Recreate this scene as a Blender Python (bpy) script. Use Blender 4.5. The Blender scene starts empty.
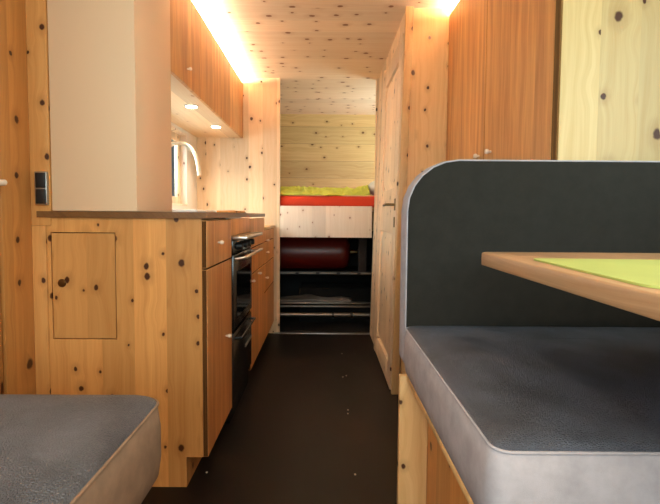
import bpy, bmesh, math, random
from mathutils import Vector, Matrix, noise

random.seed(7)
C = bpy.context.scene.collection
sc = bpy.context.scene

# ------------------------------------------------------------------ materials
def lin(c):
    r = []
    for v in c:
        v = v / 255.0
        r.append(v / 12.92 if v <= 0.04045 else ((v + 0.055) / 1.055) ** 2.4)
    return (*r, 1.0)

class NT:
    def __init__(s, name):
        s.m = bpy.data.materials.new(name); s.m.use_nodes = True
        s.t = s.m.node_tree; s.b = s.t.nodes['Principled BSDF']
    def n(s, typ, **kw):
        x = s.t.nodes.new(typ)
        for k, v in kw.items(): setattr(x, k, v)
        return x
    def l(s, a, b): s.t.links.new(a, b)
    def math(s, op, a, b=None, c=None, clamp=False):
        x = s.n('ShaderNodeMath', operation=op, use_clamp=clamp)
        for i, v in enumerate((a, b, c)):
            if v is None: continue
            if isinstance(v, (int, float)): x.inputs[i].default_value = v
            else: s.l(v, x.inputs[i])
        return x.outputs[0]
    def mix(s, f, a, b, blend='MIX'):
        x = s.n('ShaderNodeMix', data_type='RGBA', blend_type=blend)
        for i, v in ((0, f), (6, a), (7, b)):
            if isinstance(v, (int, float, tuple)): x.inputs[i].default_value = v
            else: s.l(v, x.inputs[i])
        return x.outputs[2]
    def maprange(s, v, a, b, c, d, smooth=False):
        x = s.n('ShaderNodeMapRange', interpolation_type='SMOOTHSTEP' if smooth else 'LINEAR')
        s.l(v, x.inputs[0])
        for i, q in enumerate((a, b, c, d)):
            if isinstance(q, (int, float)): x.inputs[i + 1].default_value = q
            else: s.l(q, x.inputs[i + 1])
        return x.outputs[0]
    def comb(s, a, b, c=0.0):
        x = s.n('ShaderNodeCombineXYZ')
        for i, v in enumerate((a, b, c)):
            if isinstance(v, (int, float)): x.inputs[i].default_value = v
            else: s.l(v, x.inputs[i])
        return x.outputs[0]
    def noise(s, vec, scale=1, detail=2, rough=.5, dist=0):
        x = s.n('ShaderNodeTexNoise'); s.l(vec, x.inputs['Vector'])
        x.inputs['Scale'].default_value = scale; x.inputs['Detail'].default_value = detail
        x.inputs['Roughness'].default_value = rough; x.inputs['Distortion'].default_value = dist
        return x.outputs[0]
    def bump(s, h, strength, dist=.002):
        x = s.n('ShaderNodeBump'); x.inputs['Strength'].default_value = strength
        x.inputs['Distance'].default_value = dist
        s.l(h, x.inputs['Height']); s.l(x.outputs[0], s.b.inputs['Normal'])

def simple(name, col, rough=.5, metal=0.0, emit=None, es=0, bumpscale=None, bs=.2, var=0.0):
    t = NT(name); b = t.b
    b.inputs['Base Color'].default_value = lin(col)
    b.inputs['Roughness'].default_value = rough; b.inputs['Metallic'].default_value = metal
    if emit:
        b.inputs['Emission Color'].default_value = lin(emit); b.inputs['Emission Strength'].default_value = es
    tc = t.n('ShaderNodeTexCoord').outputs['Object']
    if var:
        nz = t.noise(tc, 9, 4)
        f = t.maprange(nz, .3, .7, 0, 1)
        d = tuple(max(0, c * (1 - var)) for c in col); u = tuple(min(255, c * (1 + var * .6)) for c in col)
        t.l(t.mix(f, lin(d), lin(u)), b.inputs['Base Color'])
    if bumpscale:
        t.bump(t.noise(tc, bumpscale, 3), bs, .002)
    return t.m

def wood(name, grain, light, dark, knots=True, board=.105, cell=.11, kfrac=.55, kmax=.115, seed=0.0, streak=.8,
         gfreq=70, rough=.42, tint=.2, spec=.3, knotcol=(66, 28, 8), board_gap=0.0, contrast=.5):
    """boards with stretched grain running along axis `grain`, tight round knots scattered in"""
    t = NT(name)
    tc = t.n('ShaderNodeTexCoord').outputs['Object']
    oi = t.n('ShaderNodeObjectInfo').outputs['Random']
    sep = t.n('ShaderNodeSeparateXYZ'); t.l(tc, sep.inputs[0])
    x, y, z = sep.outputs
    if grain == 'Z': u, v = t.math('ADD', x, y), z
    elif grain == 'X': u, v = t.math('ADD', y, z), x
    else: u, v = t.math('ADD', x, z), y
    off = t.math('MULTIPLY', oi, 13.0)
    u = t.math('ADD', t.math('ADD', u, off), 31.7 + seed); 
    bid = t.math('FLOOR', t.math('DIVIDE', u, board))
    wn = t.n('ShaderNodeTexWhiteNoise', noise_dimensions='1D'); t.l(bid, wn.inputs['W'])
    br = wn.outputs['Value']
    v = t.math('ADD', t.math('ADD', v, t.math('MULTIPLY', br, 4.0)), 11.3 + seed * 1.7)
    # knots
    vo = t.n('ShaderNodeTexVoronoi', voronoi_dimensions='2D', feature='F1')
    kv = t.comb(t.math('DIVIDE', u, cell), t.math('DIVIDE', v, cell * 1.3))
    wob = t.noise(t.comb(t.math('MULTIPLY', u, 60), t.math('MULTIPLY', v, 60)), 1, 2)
    t.l(kv, vo.inputs['Vector']); vo.inputs['Scale'].default_value = 1.0
    dist = t.math('ADD', vo.outputs['Distance'], t.math('MULTIPLY', t.math('SUBTRACT', wob, .5), .075))
    sc_ = t.n('ShaderNodeSeparateColor'); t.l(vo.outputs['Color'], sc_.inputs[0])
    R = sc_.outputs[0]
    # grain
    wig = t.noise(t.comb(t.math('MULTIPLY', u, 9), t.math('MULTIPLY', v, 2.2), br), 1, 2)
    u2 = t.math('ADD', u, t.math('MULTIPLY', wig, .05))
    if knots:
        near = t.maprange(dist, 0.0, .45, .012, 0.0, True)
        u2 = t.math('ADD', u2, near)
    g1 = t.noise(t.comb(t.math('MULTIPLY', u2, gfreq), t.math('MULTIPLY', v, 1.6), t.math('MULTIPLY', br, 9)), 1, 3, .55)
    g2 = t.noise(t.comb(t.math('MULTIPLY', u2, gfreq * 4.5), t.math('MULTIPLY', v, 7), 0.0), 1, 2, .6)
    g = t.math('ADD', t.math('MULTIPLY', g1, .72), t.math('MULTIPLY', g2, .28))
    gf = t.maprange(g, .5 - .5 * (1 - contrast) , .5 + .5 * (1 - contrast), 0, 1)
    gf = t.math('MULTIPLY', gf, streak)
    col = t.mix(gf, lin(light), lin(dark))
    tv = t.maprange(br, 0, 1, 1 - tint, 1 + tint * .5)
    tm = t.comb(tv, tv, tv)
    col = t.mix(1.0, col, tm, 'MULTIPLY')
    if board_gap > 0:
        fr = t.math('FRACT', t.math('DIVIDE', u, board))
        gap = t.math('LESS_THAN', fr, board_gap / board)
        col = t.mix(t.math('MULTIPLY', gap, .7), col, lin(knotcol))
    if knots:
        rad = t.maprange(R, 1 - kfrac, 1.0, kmax * .35, kmax)
        gate = t.math('GREATER_THAN', R, 1 - kfrac)
        k0 = t.math('MULTIPLY', rad, .55)
        kn = t.math('MULTIPLY', t.maprange(dist, k0, rad, 1, 0, True), gate)
        h1 = t.math('MULTIPLY', rad, 3.2)
        halo = t.math('MULTIPLY', t.math('MULTIPLY', t.maprange(dist, rad, h1, 1, 0, True), gate), .24)
        col = t.mix(halo, col, lin(tuple(a * .55 + b * .45 for a, b in zip(dark, knotcol))))
        col = t.mix(t.math('MULTIPLY', kn, .97), col, lin(knotcol))
    t.l(col, t.b.inputs['Base Color'])
    t.b.inputs['Roughness'].default_value = rough; t.b.inputs['Specular IOR Level'].default_value = spec
    t.bump(g, .08, .001)
    return t.m

PL, PD = (232, 190, 134), (206, 152, 92)
M = {}
M['pine_v'] = wood('pine_vertical', 'Z', PL, PD, cell=.105, kfrac=.65, kmax=.13)
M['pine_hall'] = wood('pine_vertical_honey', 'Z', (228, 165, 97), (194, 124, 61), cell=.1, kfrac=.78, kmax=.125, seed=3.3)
M['pine_jamb_shaded'] = wood('pine_jamb_shaded', 'Z', (208, 142, 76), (166, 102, 46), cell=.11, kfrac=.5, kmax=.16, seed=12.4)  # honey pine, darkened in colour for the weaker light on jamb and door
M['pine_end_lit'] = wood('pine_end_panel', 'Z', (210, 184, 132), (184, 148, 90), cell=.11, kfrac=.55, kmax=.13, seed=7.7)  # pine dulled and greened in colour for the leafy daylight on this panel
M['pine_pale'] = wood('pine_vertical_pale', 'Z', (240, 212, 176), (222, 184, 140), cell=.11, kfrac=.65, kmax=.12, seed=5.1)
M['pine_pale_lit'] = wood('pine_pale_daylit', 'Z', (238, 220, 200), (222, 198, 172), cell=.09, kfrac=.65, kmax=.1, seed=8.1, knotcol=(150, 100, 76))  # pale pine, whitened in colour for daylight on facing strip and reveals
M['pine_x'] = wood('pine_ceiling', 'X', (250, 230, 206), (228, 194, 160), cell=.1, kfrac=.62, kmax=.16, seed=1.9, board=.14, knotcol=(140, 84, 48), tint=.1)
M['pine_alcove'] = wood('pine_alcove', 'X', (226, 196, 140), (190, 150, 90), cell=.12, kfrac=.5, kmax=.11, seed=2.7, board=.17, board_gap=.003, tint=.22, knotcol=(104, 66, 34))
M['pine_y'] = wood('pine_lengthwise', 'Y', (240, 212, 176), (222, 184, 140), cell=.16, kfrac=.4, kmax=.07, seed=6.2, knotcol=(170, 116, 76))
M['larch'] = wood('larch_fronts', 'Z', (222, 164, 100), (162, 98, 48), knots=False, board=.16, streak=.78, gfreq=38, tint=.14, contrast=.68, seed=4.4)
M['larch_lightened'] = wood('larch_fronts_lower', 'Z', (236, 172, 106), (182, 112, 58), knots=False, board=.13, streak=.8, gfreq=40, tint=.16, contrast=.66, seed=9.4)  # larch lightened in colour to make up for little light on lower fronts
M['edge'] = wood('plywood_edge', 'Z', (104, 66, 32), (54, 32, 14), knots=False, board=.004, streak=.8, gfreq=90, rough=.8, spec=.08)
M['oak'] = wood('oak_table', 'Y', (200, 160, 122), (160, 118, 82), knots=False, board=.09, streak=.8, gfreq=90, tint=.12, contrast=.6, rough=.38)
M['worktop'] = wood('walnut_worktop', 'Y', (136, 92, 52), (92, 58, 30), knots=False, board=.06, streak=.8, gfreq=90, tint=.2, rough=.35)
M['cream'] = simple('cream_paint', (232, 196, 158), .6, bumpscale=180, bs=.12)
M['white_wall'] = simple('white_wall_paint', (224, 216, 204), .6, bumpscale=120, bs=.08)
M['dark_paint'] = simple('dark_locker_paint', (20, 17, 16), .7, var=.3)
M['black'] = simple('black_enamel', (16, 15, 15), .22)
M['black_plastic'] = simple('black_plastic', (16, 15, 15), .5)
M['matt_black'] = simple('matt_black', (9, 8, 8), .95)
M['glass_black'] = simple('oven_glass', (10, 9, 9), .08)
M['steel'] = simple('brushed_steel', (200, 194, 184), .28, 1.0, bumpscale=90, bs=.05)
M['tap_steel'] = simple('champagne_steel', (206, 186, 158), .36, .9)
M['alu'] = simple('aluminium', (180, 178, 174), .35, 1.0)
M['brass'] = simple('aged_brass', (120, 92, 58), .35, 1.0)
M['porcelain'] = simple('porcelain', (236, 214, 192), .25)
M['sinkwhite'] = simple('white_ceramic', (240, 238, 234), .2)
M['red'] = simple('red_cylinder_paint', (88, 18, 12), .35)
M['strap'] = simple('brown_strap', (46, 32, 24), .9)
M['tarp'] = simple('grey_tarp', (96, 92, 90), .7, bumpscale=30, bs=.3, var=.15)
M['dim_steel'] = simple('zinc_rail', (128, 120, 112), .4, .9)
M['sheet'] = simple('orange_red_sheet', (208, 58, 22), .85, bumpscale=200, bs=.15)
M['lime'] = simple('lime_blanket', (206, 206, 82), .9, bumpscale=160, bs=.25, var=.1)
M['limemat'] = simple('lime_placemat', (178, 186, 98), .6, bumpscale=300, bs=.15, var=.03)
M['pillow'] = simple('white_pillow', (240, 232, 222), .9, bumpscale=120, bs=.15)
M['crumb'] = simple('pale_crumb', (196, 184, 166), .8)
M['led'] = simple('led_warm', (255, 226, 180), .5, emit=(255, 232, 200), es=210)
M['led_soft'] = simple('led_warm_soft', (255, 226, 180), .5, emit=(255, 232, 200), es=130)
M['spot'] = simple('spot_lens', (255, 240, 220), .5, emit=(255, 236, 206), es=14)

def leather(name, col, sheen=.0, scale=420, bs=.5, rough=.42, var=.12):
    t = NT(name); tc = t.n('ShaderNodeTexCoord').outputs['Object']
    vo = t.n('ShaderNodeTexVoronoi', feature='DISTANCE_TO_EDGE'); t.l(tc, vo.inputs['Vector']); vo.inputs['Scale'].default_value = scale
    h = t.maprange(vo.outputs[0], 0, .25, 0, 1, True)
    nz = t.noise(tc, 8, 5, .6)
    f = t.maprange(nz, .35, .65, 0, 1)
    a = tuple(c * (1 - var) for c in col); b = tuple(min(255, c * (1 + var)) for c in col)
    t.l(t.mix(f, lin(a), lin(b)), t.b.inputs['Base Color'])
    t.b.inputs['Roughness'].default_value = rough
    t.bump(h, bs, .0028)
    return t.m
def cloth(name, col, freq=900, bs=.3, var=.1, rough=.85):
    t = NT(name); tc = t.n('ShaderNodeTexCoord').outputs['Object']
    nz = t.noise(tc, 26, 5, .65); f = t.maprange(nz, .35, .65, 0, 1)
    a = tuple(c * (1 - var) for c in col); b = tuple(min(255, c * (1 + var)) for c in col)
    t.l(t.mix(f, lin(a), lin(b)), t.b.inputs['Base Color'])
    t.b.inputs['Roughness'].default_value = rough; t.b.inputs['Specular IOR Level'].default_value = .2
    t.bump(t.noise(tc, freq, 2), bs, .001)
    return t.m
M['leather'] = leather('slate_leather', (76, 80, 91), scale=300, bs=.65, var=.18)
M['leather_warm_lit'] = leather('slate_leather_warm_lit', (86, 84, 88), scale=330, bs=.8, var=.18)  # slate leather shifted in colour for the warm dim light on the left
M['back_cloth'] = cloth('charcoal_cloth', (41, 39, 35), bs=.2, var=.06, rough=.95)
M['band'] = cloth('pale_grey_band', (172, 165, 170), var=.05)
M['band_warm_lit'] = cloth('grey_band_warm_lit', (134, 104, 82), var=.06)  # the grey band browned in colour for warm light and shade there

def vinyl():
    t = NT('dark_brown_vinyl'); tc = t.n('ShaderNodeTexCoord').outputs['Object']
    nz = t.noise(tc, 6, 6, .65); f = t.maprange(nz, .3, .7, 0, 1)
    t.l(t.mix(f, lin((17, 13, 11)), lin((24, 18, 15))), t.b.inputs['Base Color'])
    t.b.inputs['Roughness'].default_value = .5; t.b.inputs['Specular IOR Level'].default_value = .28
    t.bump(t.noise(tc, 260, 3), .25, .001)
    return t.m
M['vinyl'] = vinyl()
def pane():
    t = NT('tinted_pane'); 
    tr = t.n('ShaderNodeBsdfTransparent'); tr.inputs[0].default_value = lin((190, 204, 210))
    gl = t.n('ShaderNodeBsdfGlossy'); gl.inputs['Roughness'].default_value = .03
    mx = t.n('ShaderNodeMixShader'); mx.inputs[0].default_value = .08
    t.l(tr.outputs[0], mx.inputs[1]); t.l(gl.outputs[0], mx.inputs[2])
    t.l(mx.outputs[0], t.t.nodes['Material Output'].inputs['Surface'])
    return t.m
M['pane'] = pane()
M['grass'] = simple('meadow', (74, 96, 58), .9, var=.3)
M['pane_backdrop'] = simple('pane_backdrop', (66, 88, 96), .9, var=.3)

# ------------------------------------------------------------------ mesh helpers
def box(bm, x0, x1, y0, y1, z0, z1, bev=0.0, seg=2, mi=0, face_mi=None):
    """axis aligned box, bevelled; face_mi = {(axis, sign): slot}"""
    t = bmesh.new()
    vs = [t.verts.new((x, y, z)) for x in (x0, x1) for y in (y0, y1) for z in (z0, z1)]
    for f in ((0, 1, 3, 2), (4, 6, 7, 5), (0, 4, 5, 1), (2, 3, 7, 6), (0, 2, 6, 4), (1, 5, 7, 3)):
        t.faces.new([vs[i] for i in f])
    bmesh.ops.recalc_face_normals(t, faces=t.faces)
    if bev > 0:
        bmesh.ops.bevel(t, geom=list(t.edges), offset=bev, segments=seg, profile=.5, affect='EDGES')
    t.normal_update()
    for f in t.faces:
        f.material_index = mi
        if face_mi:
            for (ax, sg), s in face_mi.items():
                if f.normal[ax] * sg > .9: f.material_index = s
    merge(bm, t)
    return bm
def merge(bm, t):
    me = bpy.data.meshes.new('tmp'); t.to_mesh(me); t.free(); bm.from_mesh(me); bpy.data.meshes.remove(me)
def B(*a, **k):
    return box(bmesh.new(), *a, **k)
def tube(bm, pts, r, n=12, caps=True):
    pts = [Vector(p) for p in pts]; rings = []
    rad = r if isinstance(r, (list, tuple)) else [r] * len(pts)
    ref = None
    for i, p in enumerate(pts):
        d = (pts[min(i + 1, len(pts) - 1)] - pts[max(i - 1, 0)]).normalized()
        if ref is None:
            ref = Vector((0, 0, 1)) if abs(d.z) < .9 else Vector((1, 0, 0))
        a = d.cross(ref).normalized(); b = a.cross(d).normalized(); ref = b
        rings.append([bm.verts.new(p + (a * math.cos(q) + b * math.sin(q)) * rad[i]) for q in [2 * math.pi * k / n for k in range(n)]])
    for A, D in zip(rings, rings[1:]):
        for k in range(n): bm.faces.new((A[k], A[(k + 1) % n], D[(k + 1) % n], D[k]))
    if caps:
        bm.faces.new(rings[0][::-1]); bm.faces.new(rings[-1])
    bmesh.ops.recalc_face_normals(bm, faces=bm.faces)
    return bm
def lathe(bm, prof, c, axis, n=24):
    """profile of (radius, height) turned about `axis` through c"""
    ax = Vector(axis).normalized(); ref = Vector((0, 0, 1)) if abs(ax.z) < .9 else Vector((1, 0, 0))
    a = ax.cross(ref).normalized(); b = ax.cross(a); c = Vector(c); rings = []
    for r, h in prof:
        r = max(r, 1e-5)
        rings.append([bm.verts.new(c + ax * h + (a * math.cos(q) + b * math.sin(q)) * r) for q in [2 * math.pi * k / n for k in range(n)]])
    for A, D in zip(rings, rings[1:]):
        for k in range(n): bm.faces.new((A[k], A[(k + 1) % n], D[(k + 1) % n], D[k]))
    bm.faces.new(rings[0][::-1]); bm.faces.new(rings[-1])
    bmesh.ops.remove_doubles(bm, verts=bm.verts, dist=2e-5)
    bmesh.ops.recalc_face_normals(bm, faces=bm.faces)
    return bm

WORLD = {}
def obj(name, bm, mats, parent=None, smooth=True, at=None):
    """link a bmesh given in world coordinates as one mesh object under its parent"""
    if not isinstance(mats, (list, tuple)): mats = [mats]
    lo = Vector([min(v.co[i] for v in bm.verts) for i in range(3)]); hi = Vector([max(v.co[i] for v in bm.verts) for i in range(3)])
    c = Vector(((lo.x + hi.x) / 2, (lo.y + hi.y) / 2, lo.z)) if at is None else Vector(at)
    bmesh.ops.translate(bm, verts=bm.verts, vec=-c)
    me = bpy.data.meshes.new(name); bm.to_mesh(me); bm.free()
    for m in mats: me.materials.append(M[m])
    if smooth:
        me.shade_smooth()
        me.set_sharp_from_angle(angle=math.radians(38))
    o = bpy.data.objects.new(name, me); C.objects.link(o)
    WORLD[o.name] = c.copy()
    if parent:
        o.parent = parent; o.location = c - WORLD[parent.name]
    else: o.location = c
    return o
def tag(o, label, cat, group=None):
    o['label'] = label; o['category'] = cat
    if group: o['group'] = group
    return o
def thing(name, label, cat, loc, group=None):
    o = bpy.data.objects.new(name, None); C.objects.link(o); o.location = loc; o.empty_display_size = .1
    WORLD[o.name] = Vector(loc)
    return tag(o, label, cat, group)
def struct(name, bm, mats, parent=None, smooth=True):
    o = obj(name, bm, mats, parent, smooth)
    if not parent: o['kind'] = 'structure'
    return o
def copy_at(src, delta, label=None):
    """copy of a thing with its parts and sub-parts, moved by delta"""
    r = src.copy(); C.objects.link(r); r.location = src.location + Vector(delta)
    if label: r['label'] = label
    for ch in list(src.children):
        c = ch.copy(); C.objects.link(c); c.parent = r
        for g in ch.children:
            d = g.copy(); C.objects.link(d); d.parent = c
    return r

# ------------------------------------------------------------------ dimensions
XL, XR = -.95, 1.06          # side walls
YR, YB, YE = -1.2, 3.30, 4.46   # rear wall, bulkhead, end of the bed alcove
ZC = 1.905                   # ceiling
T = .04
LEAN = .022                  # the bathroom wall leans outwards slightly

# ------------------------------------------------------------------ shell
struct('floor', B(XL - T, XR + T, YR - T, YE + T, -.04, 0), 'vinyl')
struct('ceiling', B(XL - T, XR + T, YR - T, YE + T, ZC, ZC + .04), 'pine_x')
def wall_hole(bm, axis, p0, p1, a0, a1, z0, z1, holes):
    """slab between p0..p1 on `axis`, running a0..a1, with rectangular holes (a,b,zlo,zhi)"""
    def bx(a, b, lo, hi):
        if b - a < 1e-4 or hi - lo < 1e-4: return
        if axis == 'x': box(bm, p0, p1, a, b, lo, hi)
        else: box(bm, a, b, p0, p1, lo, hi)
    cur = a0
    for (a, b, lo, hi) in sorted(holes):
        bx(cur, a, z0, z1); bx(a, b, z0, lo); bx(a, b, hi, z1); cur = b
    bx(cur, a1, z0, z1)
    return bm
KW = (1.95, 3.055, .955, 1.447)
struct('wall_left', wall_hole(bmesh.new(), 'x', XL - T, XL, YR, YE, 0, ZC, [(-1.0, .1, .95, 1.55), KW]), 'white_wall')
struct('wall_right', wall_hole(bmesh.new(), 'x', XR, XR + T, YR, YE, 0, ZC, [(-.75, .98, .98, 1.62), (3.5, 4.3, 1.2, 1.65)]), 'pine_v')
struct('wall_rear', wall_hole(bmesh.new(), 'y', YR - T, YR, XL - T, XR + T, 0, ZC, [(-.6, .7, .95, 1.6)]), 'pine_v')
struct('wall_end', B(XL - T, XR + T, YE, YE + T, .74, ZC), 'pine_alcove')
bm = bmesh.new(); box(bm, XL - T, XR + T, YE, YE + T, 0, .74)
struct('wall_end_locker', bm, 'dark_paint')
# alcove lining: timber panels on its two sides
struct('wall_alcove_left', B(XL, XL + .012, YB + .03, YE, .96, ZC), 'pine_alcove')
# bulkhead between kitchen and bed
OPL, OPR = -.333, .366
struct('wall_bulkhead_left', B(XL, OPL, YB, YB + .03, 0, ZC), 'pine_pale')
struct('wall_bulkhead_right', B(OPR + .012, XR, YB, YB + .03, 0, ZC), 'pine_pale')
# pine jamb and corner post by the entrance
struct('trim_1', B(XL, -.93, 1.272, 1.40, 0, ZC, bev=.002), 'pine_jamb_shaded')
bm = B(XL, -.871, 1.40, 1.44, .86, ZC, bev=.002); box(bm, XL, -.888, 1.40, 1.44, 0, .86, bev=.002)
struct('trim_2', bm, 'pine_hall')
# entrance door
d = struct('door_1', B(XL, -.936, .55, 1.266, .01, 1.86, bev=.003), 'pine_jamb_shaded')
h = tube(bmesh.new(), [(-.935, 1.15, .978), (-.90, 1.15, .978), (-.893, 1.19, .981), (-.892, 1.232, .984)], .009, 12)
obj('door_handle', h, 'porcelain', d)

def lean(bm):
    for v in bm.verts: v.co.x += LEAN * v.co.z
    return bm
XD = .338
# bathroom partition with its panelled door
bm = bmesh.new()
box(bm, XD + .014, XD + .05, 2.872, YB, 0, ZC); box(bm, XD + .014, XD + .05, 2.19, 2.872, 1.80, ZC)
struct('wall_partition', lean(bm), 'pine_pale')
struct('trim_3', lean(B(XD + .002, XD + .05, 2.876, 2.93, 0, 1.83, bev=.003)), 'pine_pale')
bm = lean(B(XD + .006, XD + .044, 2.168, 2.192, 0, ZC - .001, bev=.002))
struct('trim_4', bm, 'pine_v')
bm = bmesh.new()
DY0, DY1, DZ0, DZ1 = 2.198, 2.868, .012, 1.79
st = .092
t_ = .038
for a in ((DY0, DY0 + st, DZ0, DZ1), (DY1 - st, DY1, DZ0, DZ1)):
    box(bm, XD, XD + t_, *a, bev=.004)
for lo, hi in ((DZ0, DZ0 + .115), (.806, 1.044), (DZ1 - .10, DZ1)):
    box(bm, XD + .0008, XD + t_, DY0 + st - .002, DY1 - st + .002, lo, hi, bev=.004)
door = struct('door_2', lean(bm), 'pine_pale')
for lo, hi in ((DZ0 + .115, .806), (1.044, DZ1 - .10)):
    p = B(XD + .016, XD + .03, DY0 + st - .004, DY1 - st + .004, lo - .004, hi + .004)
    y0, y1, z0, z1 = DY0 + st + .012, DY1 - st - .012, lo + .012, hi - .012
    fb = bmesh.new(); s = .035
    a = [fb.verts.new(q) for q in ((XD + .016, y0, z0), (XD + .016, y1, z0), (XD + .016, y1, z1), (XD + .016, y0, z1))]
    b = [fb.verts.new(q) for q in ((XD + .004, y0 + s, z0 + s), (XD + .004, y1 - s, z0 + s), (XD + .004, y1 - s, z1 - s), (XD + .004, y0 + s, z1 - s))]
    for k in range(4): fb.faces.new((a[k], a[(k + 1) % 4], b[(k + 1) % 4], b[k]))
    fb.faces.new(b); bmesh.ops.recalc_face_normals(fb, faces=fb.faces)
    for f in fb.faces:
        if f.normal.x > 0: f.normal_flip()
    merge(p, fb)
    obj('raised_panel', lean(p), 'pine_pale', door)
XH = XD + LEAN * .95
hb = B(XH - .004, XH + .004, 2.222, 2.25, .925, .985, bev=.0015)
hp = obj('handle_plate', hb, 'brass', door)
hb = tube(bmesh.new(), [(XH, 2.236, .955), (XH - .035, 2.236, .955), (XH - .043, 2.244, .955), (XH - .043, 2.30, .955), (XH - .043, 2.345, .953)], .0065, 10)
obj('lever', hb, 'brass', hp)
hb = B(XH - .006, XH + .002, 2.225, 2.25, .84, .892, bev=.0015)
obj('keyhole_plate', hb, 'brass', door)
# frontal pine panel between bathroom door and wardrobe
struct('wall_passage', B(XD + .046 + .01, .60, 2.19, 2.215, 0, ZC), 'pine_v')
struct('wall_bath', B(.60, XR, 2.215, 2.24, 0, ZC), 'pine_v')
# threshold strip
struct('trim_5', B(-.376, OPR + .005, YB - .022, YB + .004, 0, .008, bev=.003), 'alu')
# facing strip beside the opening, its daylight put into the whitish colour
struct('trim_6', lean(B(OPR - .006, OPR + .012, YB - .004, YB + .03, 0, 1.80, bev=.002)), 'pine_pale_lit')

# windows
def window(n, axis, plane, hole, depth, fw=.04):
    a0, a1, z0, z1 = hole
    bm = bmesh.new()
    def bx(a, b, lo, hi):
        if axis == 'x': box(bm, plane, plane + depth, a, b, lo, hi, bev=.003)
        else: box(bm, a, b, plane, plane + depth, lo, hi, bev=.003)
    bx(a0, a0 + fw, z0, z1); bx(a1 - fw, a1, z0, z1); bx(a0 + fw, a1 - fw, z0, z0 + fw); bx(a0 + fw, a1 - fw, z1 - fw, z1)
    w = struct('window_%d' % n, bm, 'pine_pale')
    q = bmesh.new(); m = plane + depth / 2
    if axis == 'x': box(q, m - .002, m + .002, a0 + fw - .004, a1 - fw + .004, z0 + fw - .004, z1 - fw + .004)
    else: box(q, a0 + fw - .004, a1 - fw + .004, m - .002, m + .002, z0 + fw - .004, z1 - fw + .004)
    obj('glass_pane', q, 'pane', w)
    return w
w = window(1, 'x', XL - .065, KW, .025, .06)
window(2, 'x', XL - .05, (-1.0, .1, .95, 1.55), .03)
window(3, 'x', XR + .02, (-.75, .98, .98, 1.62), .03)
window(4, 'x', XR + .02, (3.5, 4.3, 1.2, 1.65), .03)
window(5, 'y', YR - .05, (-.6, .7, .95, 1.6), .03)
# kitchen window reveal boards, daylight on them put into the whitish colour
bm = bmesh.new(); a0, a1, z0, z1 = KW
for q in ((a1 - .012, a1, z0, z1), (a0, a0 + .012, z0, z1), (a0 + .012, a1 - .012, z1 - .012, z1), (a0 + .012, a1 - .012, z0, z0 + .012)):
    box(bm, XL - .039, XL + .003, *q)
struct('trim_7', bm, 'pine_pale_lit')

# outside ground, and a tall backdrop added to darken the kitchen pane
struct('ground', B(-14, 14, -12, 16, -1.0, -.9), 'grass')
struct('ground_backdrop', B(-9, -8.6, -8, 30, -.9, 9), 'pane_backdrop')

# ------------------------------------------------------------------ knobs
def knob(parent, x, y, z, r=.0075, mat='porcelain', ax=(1, 0, 0)):
    bm = lathe(bmesh.new(), [(r * .5, -.002), (r * .45, .006), (r * .95, .011), (r, .016), (r * .75, .021), (0, .023)], (x, y, z), ax, 16)
    return obj('knob', bm, mat, parent)
FX = -.376                       # front plane of the kitchen
def front(name, y0, y1, z0, z1, parent, mat='larch_lightened', x=FX, th=.017, g=.0016):
    return obj(name, B(x - th, x, y0 + g, y1 - g, z0 + g, z1 - g, bev=.0015, seg=1, face_mi={(1, -1): 1, (1, 1): 1, (2, 1): 1, (2, -1): 1}), [mat, 'edge'], parent)

# ------------------------------------------------------------------ kitchen
KX0 = -.945; KB = FX - .018
CT0, CT1 = .886, .906
Y0, Y1, Y2, Y3, Y4 = 1.407, 1.786, 2.244, 2.775, 3.295
G = 'kitchen base units along the left wall'
# end unit with the pine side facing the seats
k = thing('kitchen_cabinet', 'pine sided kitchen end unit with a small hatch door facing the seats', 'cabinet', ((KX0 + FX) / 2, (Y0 + Y1) / 2, 0), G)
HX0, HX1, HZ0, HZ1 = -.876, -.668, .492, .839
bm = wall_hole(bmesh.new(), 'y', Y0, Y0 + .018, -.887, -.392, .102, CT0, [(HX0, HX1, HZ0, HZ1)])
box(bm, -.887, -.447, Y0, Y0 + .018, 0, .102)
bmesh.ops.remove_doubles(bm, verts=bm.verts, dist=1e-4)
obj('end_panel', bm, 'pine_hall', k)
g = .003
hd = obj('hatch_door', B(HX0 + g, HX1 - g, Y0 + .0005, Y0 + .016, HZ0 + g, HZ1 - g, bev=.001, seg=1), 'pine_hall', k)
obj('hatch_backing', B(HX0 - .02, HX1 + .02, Y0 + .0185, Y0 + .024, HZ0 - .02, HZ1 + .02), 'edge', k)
obj('finger_knob', lathe(bmesh.new(), [(.0125, -.002), (.0135, .003), (.0115, .006), (.006, .0068), (0, .007)], (-.842, Y0 + .001, .675), (0, -1, 0), 24), 'brass', hd)
obj('carcass', B(KX0, KB - .002, Y0 + .025, Y1 - .002, .102, CT0 - .004), 'pine_v', k)
obj('plinth', B(-.50, -.447, Y0 + .0185, Y1, 0, .10), 'pine_hall', k)
f = front('drawer_front', Y0, Y1, .724, CT0 - .006, k); knob(f, FX, 1.556, .80)
f = front('door', Y0, Y1, .10, .722, k); knob(f, FX, 1.675, .432)
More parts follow.
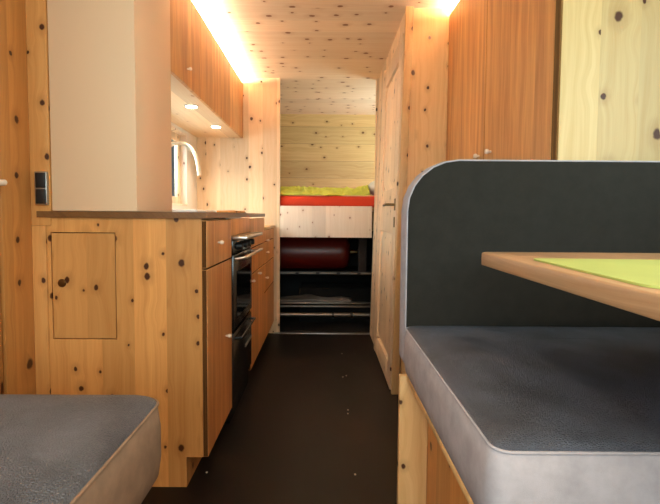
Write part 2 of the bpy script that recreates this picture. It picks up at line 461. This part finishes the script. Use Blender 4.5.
# middle unit
k = thing('kitchen_cabinet', 'larch kitchen unit with two drawers above a door, just behind the oven', 'cabinet', ((KX0 + FX) / 2, (Y2 + Y3) / 2, 0), G)
obj('carcass', B(KX0, KB - .002, Y2, Y3 - .002, .102, .755), 'pine_v', k)
obj('plinth', B(-.50, -.447, Y2, Y3, 0, .10), 'pine_hall', k)
f = front('drawer_front', Y2, Y3, .726, CT0 - .006, k)
f = front('drawer_front', Y2, Y3, .588, .724, k); knob(f, FX, 2.285, .697); knob(f, FX, 2.54, .70)
f = front('door', Y2, Y3, .09, .586, k); knob(f, FX, 2.27, .555); knob(f, FX, 2.50, .565)
# low far unit
k = thing('kitchen_cabinet', 'lower larch drawer unit at the far end, stepped down below the worktop', 'cabinet', ((KX0 + FX) / 2, (Y3 + Y4) / 2, 0), G)
obj('carcass', B(KX0, KB - .002, Y3, Y4, .102, .80), 'pine_v', k)
obj('plinth', B(-.50, -.447, Y3, Y4, 0, .10), 'pine_hall', k)
obj('top_board', B(KX0, FX + .006, Y3 + .001, Y4, .802, .822, bev=.003), 'pine_v', k)
for lo, hi, ky in ((.727, .80, 2.86), (.585, .725, 2.86), (.402, .583, 2.83), (.09, .40, None)):
    f = front('drawer_front', Y3, Y4, lo, hi, k)
    if ky: knob(f, FX, ky, (lo + hi) / 2 + (.0 if hi < .8 else -.03))
# cooker
k = thing('oven', 'black built-in oven with steel handle between the larch kitchen fronts', 'oven', ((KX0 + FX) / 2, (Y1 + Y2) / 2, 0))
obj('body', B(-.86, FX - .012, Y1 + .004, Y2 - .004, .03, .80), 'black', k)
obj('fascia', B(FX - .017, FX, Y1 + .002, Y2 - .002, .812, CT0 - .004, bev=.0015, face_mi={(2, -1): 1}), ['larch_lightened', 'edge'], k)
cp = obj('control_ledge', B(FX - .012, -.312, Y1 + .006, Y2 - .006, .796, .811, bev=.004), 'steel', k)
cp = obj('control_panel', B(FX - .014, FX + .006, Y1 + .006, Y2 - .006, .735, .794, bev=.003), 'black', k)
for i in range(4):
    obj('control_knob', lathe(bmesh.new(), [(.016, 0), (.016, .008), (.013, .022), (.012, .026), (0, .027)], (FX + .006, Y1 + .08 + i * .1, .766), (1, 0, 0), 20), 'black_plastic', cp)
dr = obj('oven_door', B(FX - .012, FX + .008, Y1 + .008, Y2 - .008, .42, .732, bev=.004), 'black', k)
obj('door_glass', B(FX + .0075, FX + .0095, Y1 + .06, Y2 - .06, .46, .66, bev=.0008, seg=1), 'glass_black', dr)
hb = tube(bmesh.new(), [(FX + .004, Y1 + .03, .715), (FX + .05, Y1 + .03, .722), (FX + .055, Y1 + .04, .723), (FX + .055, Y2 - .03, .723), (FX + .05, Y2 - .02, .722), (FX + .004, Y2 - .02, .715)], .007, 10)
obj('handle', hb, 'steel', dr)
dr = obj('grill_door', B(FX - .012, FX + .006, Y1 + .008, Y2 - .008, .13, .405, bev=.004), 'black', k)
hb = tube(bmesh.new(), [(FX + .002, Y1 + .05, .375), (FX + .03, Y1 + .05, .378), (FX + .03, Y2 - .05, .378), (FX + .002, Y2 - .05, .375)], .005, 8)
obj('handle', hb, 'black', dr)
for zz in (.335, .27):
    obj('steel_strip', B(FX + .005, FX + .009, 2.06, Y2 - .012, zz, zz + .014, bev=.001, seg=1), 'steel', dr)
# worktop with a cut-out for the basin
SX0, SX1, SY0, SY1 = -.83, -.50, 2.27, 2.70
bm = bmesh.new()
for a in ((-.911, FX + .004, Y0 - .012, SY0), (-.911, FX + .004, SY1, Y3), (-.911, SX0, SY0, SY1), (SX1, FX + .004, SY0, SY1), (KX0, -.911, 1.442, Y3)):
    box(bm, *a, CT0, CT1)
bmesh.ops.remove_doubles(bm, verts=bm.verts, dist=1e-4)
tag(obj('worktop', bm, 'worktop'), 'dark brown wooden worktop running along the kitchen units', 'worktop')
# basin
bm = bmesh.new()
def ring(z, e):
    return [bm.verts.new(p) for p in ((SX0 - e, SY0 - e, z), (SX1 + e, SY0 - e, z), (SX1 + e, SY1 + e, z), (SX0 - e, SY1 + e, z))]
rr = [ring(CT1 + .0006, .02), ring(CT1 + .009, .018), ring(CT1 + .009, -.004), ring(.80, -.02), ring(.785, -.05)]
for A, D in zip(rr, rr[1:]):
    for q in range(4): bm.faces.new((A[q], A[(q + 1) % 4], D[(q + 1) % 4], D[q]))
bm.faces.new(rr[-1]); bmesh.ops.recalc_face_normals(bm, faces=bm.faces)
for f_ in bm.faces: pass
sk = thing('sink', 'white ceramic sink set into the worktop below the window', 'sink', ((SX0 + SX1) / 2, (SY0 + SY1) / 2, .785))
obj('basin', bm, 'sinkwhite', sk)
obj('drain', lathe(bmesh.new(), [(.022, .0005), (.022, .003), (.012, .004), (0, .0035)], ((SX0 + SX1) / 2, (SY0 + SY1) / 2, .785), (0, 0, 1), 20), 'steel', sk)
# tap
fa = thing('faucet', 'curved brushed steel tap arching over the sink', 'tap', (-.905, 2.5, CT1))
obj('tap_base', lathe(bmesh.new(), [(.024, 0), (.024, .006), (.019, .010), (.018, .10), (.012, .105), (0, .106)], (-.905, 2.5, CT1 + .0005), (0, 0, 1), 24), 'steel', fa)
ctl = [Vector(q) for q in ((-.905, 2.5, 1.00), (-.905, 2.5, CT1 + .10), (-.907, 2.5, 1.10), (-.900, 2.5, 1.225), (-.871, 2.5, 1.283), (-.830, 2.5, 1.299), (-.772, 2.5, 1.288), (-.728, 2.5, 1.235), (-.712, 2.5, 1.17), (-.706, 2.5, 1.118), (-.700, 2.5, 1.06))]
pts = []
for i in range(1, len(ctl) - 2):
    a, b, c, d_ = ctl[i - 1:i + 3]
    for q in range(6):
        u = q / 6
        pts.append(b + (c - a) * .5 * u + (a * 2 - b * 5 + c * 4 - d_) * .5 * u * u + (b * 3 - a - c * 3 + d_) * .5 * u ** 3)
pts.append(ctl[-2])
obj('spout', tube(bmesh.new(), pts, .0118, 14), 'tap_steel', fa)
obj('lever', tube(bmesh.new(), [(-.905, 2.482, CT1 + .07), (-.905, 2.44, CT1 + .085), (-.905, 2.41, CT1 + .10)], [.006, .005, .005], 10), 'steel', fa)
# board
tag(obj('cutting_board', B(-.485, -.40, 1.98, 2.24, CT1 + .0005, CT1 + .011, bev=.004), 'pine_hall'), 'flat pale wooden board lying on the worktop edge above the oven', 'cutting board')
tag(obj('cloth', B(-.72, -.52, 1.80, 2.12, CT1 + .0005, CT1 + .012, bev=.005), 'sinkwhite'), 'thin white cloth lying flat on the worktop beside the cream column', 'cloth')

# cream column standing on the worktop
tag(obj('column', B(-.8695, -.597, Y0, 1.735, CT1 + .0005, ZC - .001, bev=.004), 'cream'), 'tall cream painted square column standing on the worktop end', 'column')
# switch on the post
sw = thing('light_switch', 'black double light switch in a silver frame on the corner post', 'switch', (-.890, 1.40, .925))
obj('frame', B(-.910, -.8715, 1.386, 1.3995, .925, 1.03, bev=.003), 'alu', sw)
for lo, hi in ((.929, .9745), (.9785, 1.026)):
    obj('rocker', B(-.904, -.8735, 1.381, 1.387, lo, hi, bev=.0025), 'black_plastic', sw)

# upper cabinet left
UX = -.605; UZ0, UZ1 = 1.467, 1.866
k = thing('wall_cabinet', 'long larch wall cupboard with downlights above the kitchen worktop', 'cabinet', ((XL + UX) / 2, 2.52, UZ0))
obj('carcass', B(XL + .003, UX - .018, 1.738, YB - .002, UZ0 + .016, UZ1 - .004), 'pine_v', k)
obj('bottom_board', B(XL + .003, UX - .002, 1.738, YB - .002, UZ0, UZ0 + .015), 'pine_y', k)
for i, (a, b) in enumerate(((1.738, 2.18), (2.18, 2.66), (2.66, YB - .002))):
    f = obj('door', B(UX - .017, UX, a + .001, b - .001, UZ0 - .004, UZ1, bev=.0012, seg=1), 'larch', k)
    if i == 0: knob(f, UX, 1.965, 1.535, .007)
for (sx, sy) in ((-.70, 2.34), (-.703, 2.873)):
    s = obj('downlight', lathe(bmesh.new(), [(.036, 0), (.036, .005), (.030, .006), (0, .006)], (sx, sy, UZ0 + .0005), (0, 0, -1), 24), 'alu', k)
    obj('lens', lathe(bmesh.new(), [(.030, 0), (.029, .002), (0, .0025)], (sx, sy, UZ0 - .0053), (0, 0, -1), 24), 'spot', s)
    L = bpy.data.lights.new('downlight_beam', 'SPOT'); L.energy = 12; L.color = (1, .9, .76); L.spot_size = 2.3; L.spot_blend = .8; L.shadow_soft_size = .03
    lo = bpy.data.objects.new('downlight_beam', L); C.objects.link(lo); lo.location = (sx, sy, UZ0 - .012)
tag(obj('led_strip', B(UX - .045, UX - .022, 1.75, YB - .01, UZ1 - .0035, UZ1 + .001), 'led'), 'glowing warm light strip on top of the kitchen wall cupboard', 'light strip', 'ceiling light strips')

# ------------------------------------------------------------------ wardrobe right
WX = .60; WY0 = 1.176
k = thing('wardrobe', 'tall larch fronted wardrobe with a pale knotty end panel behind the backrest', 'wardrobe', ((WX + XR) / 2, (WY0 + 2.19) / 2, 0))
obj('carcass', B(WX + .03, XR - .003, WY0 + .03, 2.185, 0.002, 1.862), 'pine_v', k)
obj('end_panel', B(WX + .0185, XR - .003, WY0 + .001, WY0 + .028, 0.002, 1.866, bev=.001, seg=1), 'pine_end_lit', k)
for i, (a, b) in enumerate(((WY0, 1.672), (1.672, 2.186))):
    f = obj('door', B(WX - .001, WX + .016, a + .002, b - .002, .08, 1.868, bev=.0012, seg=1, face_mi={(1, -1): 1, (2, 1): 1}), ['larch', 'edge'], k)
    knob(f, WX - .001, (1.60, 1.72)[i], 1.132, .010, 'porcelain', (-1, 0, 0))
tag(obj('led_strip', B(WX + .022, WX + .045, WY0 + .02, 2.18, 1.8675, 1.872), 'led_soft'), 'glowing warm light strip on top of the tall wardrobe', 'light strip', 'ceiling light strips')

# ------------------------------------------------------------------ upholstery
def rrect(x0, x1, y0, y1, r, n=6):
    """outline with four corner radii r = (x0y0, x1y0, x1y1, x0y1), split along the sides"""
    P = []
    for (cx, cy, a0, rr_) in ((x0, y0, 180, r[0]), (x1, y0, 270, r[1]), (x1, y1, 0, r[2]), (x0, y1, 90, r[3])):
        ox = cx + rr_ * (1 if cx == x0 else -1); oy = cy + rr_ * (1 if cy == y0 else -1)
        for i in range(n + 1):
            q = math.radians(a0 + 90 * i / n); P.append(Vector((ox + rr_ * math.cos(q), oy + rr_ * math.sin(q))))
    out = []
    for a, b in zip(P, P[1:] + P[:1]):
        d = (b - a).length; m = max(1, int(d / .04))
        for i in range(m): out.append(a.lerp(b, i / m))
    return out
def cushion(name, label, x0, x1, y0, y1, th, r, top, band, frame, crown=.012, pip=.002, category='cushion', bulge=.004):
    """frame maps (u, v, w) to world; w is the thickness with the covered face at w = th"""
    P = rrect(x0, x1, y0, y1, r); n = len(P)
    cen = Vector(((x0 + x1) / 2, (y0 + y1) / 2))
    nor = []
    for i in range(n):
        d = (P[(i + 1) % n] - P[i - 1]).normalized(); nor.append(Vector((d.y, -d.x)))
    base = frame(cen.x, cen.y, 0)
    t = thing(name, label, category, base)
    # side band
    bm = bmesh.new(); rings = []
    for w, e in ((0, -.003), (.004, 0), (th * .3, bulge), (th * .7, bulge), (th - .003, 0), (th, -.003)):
        rings.append([bm.verts.new(frame(p.x + q.x * e, p.y + q.y * e, w)) for p, q in zip(P, nor)])
    for A, D in zip(rings, rings[1:]):
        for i in range(n): bm.faces.new((A[i], A[(i + 1) % n], D[(i + 1) % n], D[i]))
    bm.faces.new(rings[0]); bmesh.ops.recalc_face_normals(bm, faces=bm.faces)
    obj('side_band', bm, band, t)
    # covered face, softly crowned
    bm = bmesh.new(); rings = []
    hx, hy = (x1 - x0) / 2, (y1 - y0) / 2
    for s, hgt in ((0, 0), (.004, .35), (.012, .62), (.03, .85), (.07, .97), (.13, 1.0)):
        rg = []
        for p in P:
            d = p - cen
            kx = max(0.0, (abs(d.x) - s)) / max(abs(d.x), 1e-6); ky = max(0.0, (abs(d.y) - s)) / max(abs(d.y), 1e-6)
            m = min(1 - s / hx, 1 - s / hy)
            q = Vector((cen.x + d.x * (1 - s / hx), cen.y + d.y * (1 - s / hy)))
            nz = noise.noise(Vector((q.x * 7, q.y * 7, th * 50))) * .0022 * hgt
            rg.append(bm.verts.new(frame(q.x, q.y, th + crown * hgt + nz)))
        rings.append(rg)
    for A, D in zip(rings, rings[1:]):
        for i in range(n): bm.faces.new((A[i], A[(i + 1) % n], D[(i + 1) % n], D[i]))
    bm.faces.new(rings[-1]); bmesh.ops.recalc_face_normals(bm, faces=bm.faces)
    obj('cover', bm, top, t)
    # piping
    bm = bmesh.new()
    pp = [frame(p.x, p.y, th + .0005) for p in P]; pp.append(pp[0])
    tube(bm, pp, pip, 8, caps=False)
    obj('piping', bm, band, t)
    return t
flat = lambda z0: (lambda u, v, w: Vector((u, v, z0 + w)))
# right bench
BY0, BY1, BX = .50, 1.074, .201
k = thing('bench_base', 'pine bench box carrying the right hand grey seat cushion', 'bench', (.63, .78, 0))
obj('end_board', B(.186, .256, 1.045, 1.063, 0, .512, bev=.002), 'pine_v', k)
obj('side_board', B(.256, .274, .52, 1.063, 0, .503, bev=.002), 'pine_hall', k)
obj('back_board', B(.215, XR - .003, 1.085, 1.172, 0, .513), 'pine_v', k)
obj('front_board', B(.274, XR - .003, .54, .558, 0, .503), 'pine_v', k)
obj('seat_board', B(.201, XR - .003, .503, 1.044, .504, .5155, bev=.002), 'pine_v', k)
cushion('seat_cushion', 'slate leather bench cushion with pale grey sides under the table', BX, XR - .006, BY0, BY1, .108, (.022, .02, .02, .02), 'leather', 'band', flat(.5158), crown=.012)
cushion('back_cushion', 'tall charcoal backrest cushion with rounded top corner and pale band', BX + .004, XR - .006, .519, 1.036, .088, (.02, .02, .05, .125), 'back_cloth', 'band',
        lambda u, v, w: Vector((u, 1.1745 - w, v)), crown=.004)
# left seat
k = thing('bench_base', 'dark bench box below the left foreground seat cushion', 'bench', (-.62, .3, 0))
obj('box', B(XL + .004, -.40, -.02, .50, 0, .499), 'pine_hall', k)
obj('seat_board', B(XL + .004, -.30, -.03, .60, .50, .513, bev=.002), 'pine_hall', k)
cushion('seat_cushion', 'grey leather seat cushion with grey sides toned for warm shade in the left foreground', -.932, -.239, -.05, .648, .109, (.02, .02, .03, .02), 'leather_warm_lit', 'band_warm_lit', flat(.5136), crown=.017)

# ------------------------------------------------------------------ table
TZ0, TZ1, TX = .8055, .83, .304
k = thing('table', 'oak dinette table with rounded edge reaching in from the right', 'table', (.78, .45, 0))
P = rrect(TX, XR - .01, .02, .862, (.03, .002, .002, .02), 5)
bm = bmesh.new(); n = len(P); rings = []
cen = Vector((.686, .435))
for z, e in ((TZ0, .002), (TZ0 + .0006, .0006), (TZ0 + .002, 0), (TZ1 - .003, 0), (TZ1 - .001, .001), (TZ1, .003)):
    rg = []
    for i, p in enumerate(P):
        d = (P[(i + 1) % n] - P[i - 1]).normalized(); q = p - Vector((d.y, -d.x)) * e
        rg.append(bm.verts.new((q.x, q.y, z)))
    rings.append(rg)
for A, D in zip(rings, rings[1:]):
    for i in range(n): bm.faces.new((A[i], A[(i + 1) % n], D[(i + 1) % n], D[i]))
bm.faces.new(rings[0][::-1]); bm.faces.new(rings[-1]); bmesh.ops.recalc_face_normals(bm, faces=bm.faces)
obj('tabletop', bm, 'oak', k)
bm = lathe(bmesh.new(), [(.11, 0), (.11, .012), (.035, .03), (.03, .05), (.03, TZ0 - .03), (.07, TZ0 - .012), (.07, TZ0)], (.82, .30, 0), (0, 0, 1), 28)
obj('pedestal', bm, 'alu', k)
# placemat
P = rrect(0, .40, 0, .29, (.03, .03, .012, .012), 6)
rot = math.radians(-3)
bm = bmesh.new(); rings = []
for z in (TZ1 + .0004, TZ1 + .003):
    rings.append([bm.verts.new((.318 + p.x * math.cos(rot) - p.y * math.sin(rot), .415 + p.x * math.sin(rot) + p.y * math.cos(rot), z)) for p in P])
for i in range(len(P)): bm.faces.new((rings[0][i], rings[0][(i + 1) % len(P)], rings[1][(i + 1) % len(P)], rings[1][i]))
bm.faces.new(rings[0][::-1]); bm.faces.new(rings[1]); bmesh.ops.recalc_face_normals(bm, faces=bm.faces)
tag(obj('placemat', bm, 'limemat'), 'lime green placemat lying on the oak table', 'placemat')

# ------------------------------------------------------------------ bed
k = thing('bed_base', 'pale pine bed front above the dark locker at the far end', 'bed', (.0, 3.85, .731))
obj('front_board', B(OPL + .001, OPR - .007, YB + .002, YB + .024, .731, .967, bev=.002), 'pine_pale_lit', k)
obj('slatted_deck', B(XL + .014, XR - .002, YB + .034, YE - .004, .935, .958), 'pine_v', k)
bm = B(XL + .02, XR - .01, YB + .036, YE - .01, .960, 1.044, bev=.02, seg=3)
bmesh.ops.subdivide_edges(bm, edges=[e for e in bm.edges if e.calc_length() > .3], cuts=40, use_grid_fill=True)
for v in bm.verts:
    q = noise.noise(Vector((v.co.x * 9, v.co.y * 9, v.co.z * 20)))
    if v.co.z > .98: v.co.z += q * .004
    if v.co.y < 3.4: v.co.y += q * .004 + .002
tag(obj('mattress', bm, 'sheet'), 'mattress under a bright orange red sheet on the raised bed', 'mattress')
# crumpled blanket
bm = bmesh.new(); NX, NY = 110, 60
gr = []
for j in range(NY):
    row = []
    for i in range(NX):
        x = -.60 + .945 * i / (NX - 1); y = 3.355 + .55 * j / (NY - 1)
        a = noise.noise(Vector((x * 5, y * 6, 1.3))); b = noise.noise(Vector((x * 22 + y * 14, y * 12, 4.0))); c = 1 - 2.2 * abs(noise.noise(Vector((x * 13 - y * 9, y * 16, 8.0))))
        edge = min(1, j / 7.0)
        lump = math.exp(-((x + .12) / .12) ** 2) * .010
        z = 1.052 + max(.004, .030 + .034 * a + .022 * b + .030 * c + lump) * (.35 + .65 * edge)
        if j == 0: z = 1.058
        z -= max(0, (1 - j / 4.0)) * (.012 + .020 * noise.noise(Vector((x * 6, 0, 3)))) * (1.5 if x < .02 else .5)
        z = max(z, 1.0525)
        yy = y - (.016 if j < 4 else 0) - max(0, 1 - j / 5.0) * (.012 * noise.noise(Vector((x * 12, 2, 3))))
        row.append(bm.verts.new((x, max(yy, 3.322), z)))
    gr.append(row)
for j in range(NY - 1):
    for i in range(NX - 1): bm.faces.new((gr[j][i], gr[j][i + 1], gr[j + 1][i + 1], gr[j + 1][i]))
bmesh.ops.recalc_face_normals(bm, faces=bm.faces)
o = tag(obj('blanket', bm, 'lime'), 'crumpled lime green blanket spread over the orange red mattress', 'blanket')
md = o.modifiers.new('thickness', 'SOLIDIFY'); md.thickness = .006; md.offset = 1
# pillow
bm = bmesh.new(); bmesh.ops.create_uvsphere(bm, u_segments=36, v_segments=20, radius=1)
for v in bm.verts:
    x, y, z = v.co
    f = lambda q, p: math.copysign(abs(q) ** p, q)
    X, Yv, Z = f(x, .55) * .24, f(y, .55) * .17, f(z, .9) * .07
    Z += .006 * noise.noise(Vector((X * 14, Yv * 14, Z * 9)))
    v.co = Vector((X, Yv, Z))
bmesh.ops.rotate(bm, verts=bm.verts, cent=(0, 0, 0), matrix=Matrix.Rotation(math.radians(-8), 3, 'Y') @ Matrix.Rotation(math.radians(80), 3, 'Z'))
bmesh.ops.translate(bm, verts=bm.verts, vec=(.535, 3.66, 1.135))
tag(obj('pillow', bm, 'pillow'), 'white pillow at the right hand end of the bed', 'pillow')

# ------------------------------------------------------------------ locker under the bed
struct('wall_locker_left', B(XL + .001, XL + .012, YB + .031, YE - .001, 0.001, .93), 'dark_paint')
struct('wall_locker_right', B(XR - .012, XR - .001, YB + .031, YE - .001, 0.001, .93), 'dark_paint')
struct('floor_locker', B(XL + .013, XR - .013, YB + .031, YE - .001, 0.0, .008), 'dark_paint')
rk = thing('storage_rack', 'low slotted zinc rack rail carrying the red gas cylinder in the locker', 'rack', (0, 3.62, .008))
bm = B(XL + .02, .60, 3.44, 3.452, .432, .456, bev=.002)
obj('front_rail', bm, 'black_plastic', rk)
for i in range(7):
    xx = -.52 + i * .162
    obj('rail_plate', B(xx, xx + .135, 3.435, 3.4405, .437, .449, bev=.001, seg=1), 'dim_steel', rk)
obj('shelf', B(XL + .02, .60, 3.453, 4.0, .428, .440), 'black_plastic', rk)
for xx in (-.60, .57):
    for yy in (3.455, 3.97):
        obj('post', B(xx, xx + .03, yy, yy + .03, .009, .427), 'black_plastic', rk)
gc = thing('gas_cylinder', 'red gas cylinder lying on its side under the bed', 'gas cylinder', (-.1, 3.67, .441))
R_ = .150; zc = .441 + R_ + .001
prof = [(.0, 0), (.08, .003), (.125, .02), (.146, .05), (R_, .085), (R_, .66), (.146, .695), (.125, .725), (.07, .745), (.03, .75)]
obj('body', lathe(bmesh.new(), prof, (-.53, 3.67, zc), (1, 0, 0), 48), 'red', gc)
obj('valve', lathe(bmesh.new(), [(.024, 0), (.024, .03), (.016, .034), (.016, .06), (.024, .064), (.024, .08), (0, .082)], (.219, 3.67, zc), (1, 0, 0), 20), 'brass', gc)
bm = bmesh.new()
lathe(bm, [(.155, 0), (.158, .003), (.158, .035), (.155, .038)], (.165, 3.67, zc), (1, 0, 0), 40)
tag(obj('storage_case', B(.272, .34, 3.458, 3.512, .4405, .72, bev=.01), 'strap'), 'dark brown case standing right of the red cylinder', 'case')
bm.free()
tag(obj('storage_box', B(-.20, .50, 3.60, 3.92, .012, .30, bev=.01), 'matt_black'), 'black box on the locker floor below the rack', 'box')
# folded sheet on two rails
k = thing('rail_frame', 'pair of low aluminium rails across the locker opening', 'rail', (0, 3.47, .008))
obj('rail', B(-.56, .44, 3.43, 3.455, .172, .186, bev=.003), 'dim_steel', k)
obj('rail', B(-.56, .44, 3.46, 3.50, .192, .206, bev=.003), 'dim_steel', k)
for xx in (-.55, .41):
    obj('upright', B(xx, xx + .02, 3.43, 3.50, .009, .171), 'black_plastic', k)
    obj('bracket', B(xx, xx + .02, 3.46, 3.50, .1715, .1915), 'black_plastic', k)
bm = bmesh.new(); NX, NY = 50, 14; gr = []
for j in range(NY):
    row = []
    for i in range(NX):
        x = -.54 + .76 * i / (NX - 1); y = 3.465 + .12 * j / (NY - 1)
        z = .209 + .012 + .02 * max(0, noise.noise(Vector((x * 6, y * 9, 2)))) + .022 * math.exp(-((x + .12) / .08) ** 2) * (j / NY)
        if j == 0: z = .2085
        row.append(bm.verts.new((x, y, z)))
    gr.append(row)
for j in range(NY - 1):
    for i in range(NX - 1): bm.faces.new((gr[j][i], gr[j][i + 1], gr[j + 1][i + 1], gr[j + 1][i]))
bmesh.ops.recalc_face_normals(bm, faces=bm.faces)
o = tag(obj('folded_tarp', bm, 'tarp'), 'grey folded sheet lying on the rails in the locker', 'tarp')
md = o.modifiers.new('thickness', 'SOLIDIFY'); md.thickness = .004; md.offset = 1
k = thing('pipe', 'shiny metal pipe running across the locker near the floor', 'pipe', (0, 3.40, .008))
obj('tube', tube(bmesh.new(), [(-.56, 3.40, .122), (.44, 3.40, .122)], .017, 24), 'dim_steel', k)
for xx in (-.55, .41):
    obj('support', B(xx, xx + .02, 3.39, 3.41, .0085, .106), 'black_plastic', k)
for xx in (.065, .21):
    bm = bmesh.new(); lathe(bm, [(.0175, 0), (.022, .001), (.022, .018), (.0175, .019)], (xx, 3.40, .122), (1, 0, 0), 20)
    box(bm, xx + .002, xx + .017, 3.394, 3.406, .092, .104)
    obj('clamp', bm, 'black_plastic', k)

# crumbs on the floor
cr = None
for i, (x, y, r) in enumerate(((.114, 1.949, .004), (.113, 1.481, .004), (.116, 1.985, .003), (.122, 2.811, .004), (-.402, 1.487, .0035), (.11, 2.40, .003), (.13, 2.42, .003))):
    if cr is None:
        bm = bmesh.new(); bmesh.ops.create_icosphere(bm, subdivisions=2, radius=.004)
        for v in bm.verts: v.co *= 1 + .35 * noise.noise(v.co * 400); v.co.z *= .55
        bmesh.ops.translate(bm, verts=bm.verts, vec=(x, y, .0024))
        cr = tag(obj('crumb', bm, 'crumb'), 'tiny pale crumb on the dark floor of the aisle', 'crumb', 'crumbs on the floor')
    else:
        c = cr.copy(); C.objects.link(c); c.location = (x, y, cr.location.z); c.rotation_euler.z = i

# ------------------------------------------------------------------ lights
def area(name, loc, rot, sx, sy, e, col):
    L = bpy.data.lights.new(name, 'AREA'); L.shape = 'RECTANGLE'; L.size = sx; L.size_y = sy; L.energy = e; L.color = col
    o = bpy.data.objects.new(name, L); C.objects.link(o); o.location = loc; o.rotation_euler = rot
    return o
H = math.pi / 2
area('daylight_right', (XR + .10, .12, 1.30), (0, H, 0), .6, 1.7, 30, (1, .98, .88))
area('daylight_left', (XL - .10, -.45, 1.25), (0, -H, 0), .6, 1.05, 16, (1, .97, .95))
area('daylight_rear', (.05, YR - .10, 1.28), (H, 0, 0), 1.25, .62, 52, (1, .95, .87))
area('daylight_kitchen', (XL - .35, 2.45, 1.40), (0, -math.radians(80), 0), .6, 1.1, 46, (1, .97, .94))
area('daylight_alcove', (XR + .10, 3.9, 1.42), (0, H, 0), .45, .8, 34, (1, 1, .88))
# unseen fill lamps added over the seats for warm light, behind the camera
for (x, y) in ((-.35, -.35), (.4, -.35), (.05, -.8)):
    t = thing('fill_lamp', 'round unseen fill lamp added above the seats for warm light', 'lamp', (x, y, ZC - .02), 'added fill lamps above the seats')
    obj('housing', lathe(bmesh.new(), [(.05, 0), (.05, .012), (.04, .016), (0, .016)], (x, y, ZC - .0005), (0, 0, -1), 28), 'alu', t)
    L = bpy.data.lights.new('fill_glow', 'SPOT'); L.energy = 14; L.color = (1, .84, .62); L.spot_size = 2.7; L.spot_blend = .7; L.shadow_soft_size = .05
    o = bpy.data.objects.new('fill_glow', L); C.objects.link(o); o.location = (x, y, ZC - .03)

w = bpy.data.worlds.new('sky'); sc.world = w; w.use_nodes = True
bg = w.node_tree.nodes['Background']; bg.inputs[0].default_value = (.72, .85, 1, 1); bg.inputs[1].default_value = .8

# ------------------------------------------------------------------ camera
cam = bpy.data.cameras.new('camera'); cam.sensor_width = 36; cam.sensor_fit = 'HORIZONTAL'; cam.lens = 36 * 440 / 660
cam.shift_x = 6 / 660; cam.shift_y = -14 / 660; cam.clip_start = .02
co = bpy.data.objects.new('camera', cam); C.objects.link(co)
p, r = math.radians(3.0), math.radians(.4)
co.matrix_world = Matrix.Translation((0, 0, .9)) @ Matrix.Rotation(H - p, 4, 'X') @ Matrix.Rotation(r, 4, 'Z')
sc.camera = co
vs = sc.view_settings; vs.view_transform = 'Standard'; vs.look = 'None'; vs.gamma = 1; vs.use_curve_mapping = False; vs.exposure = 0.9
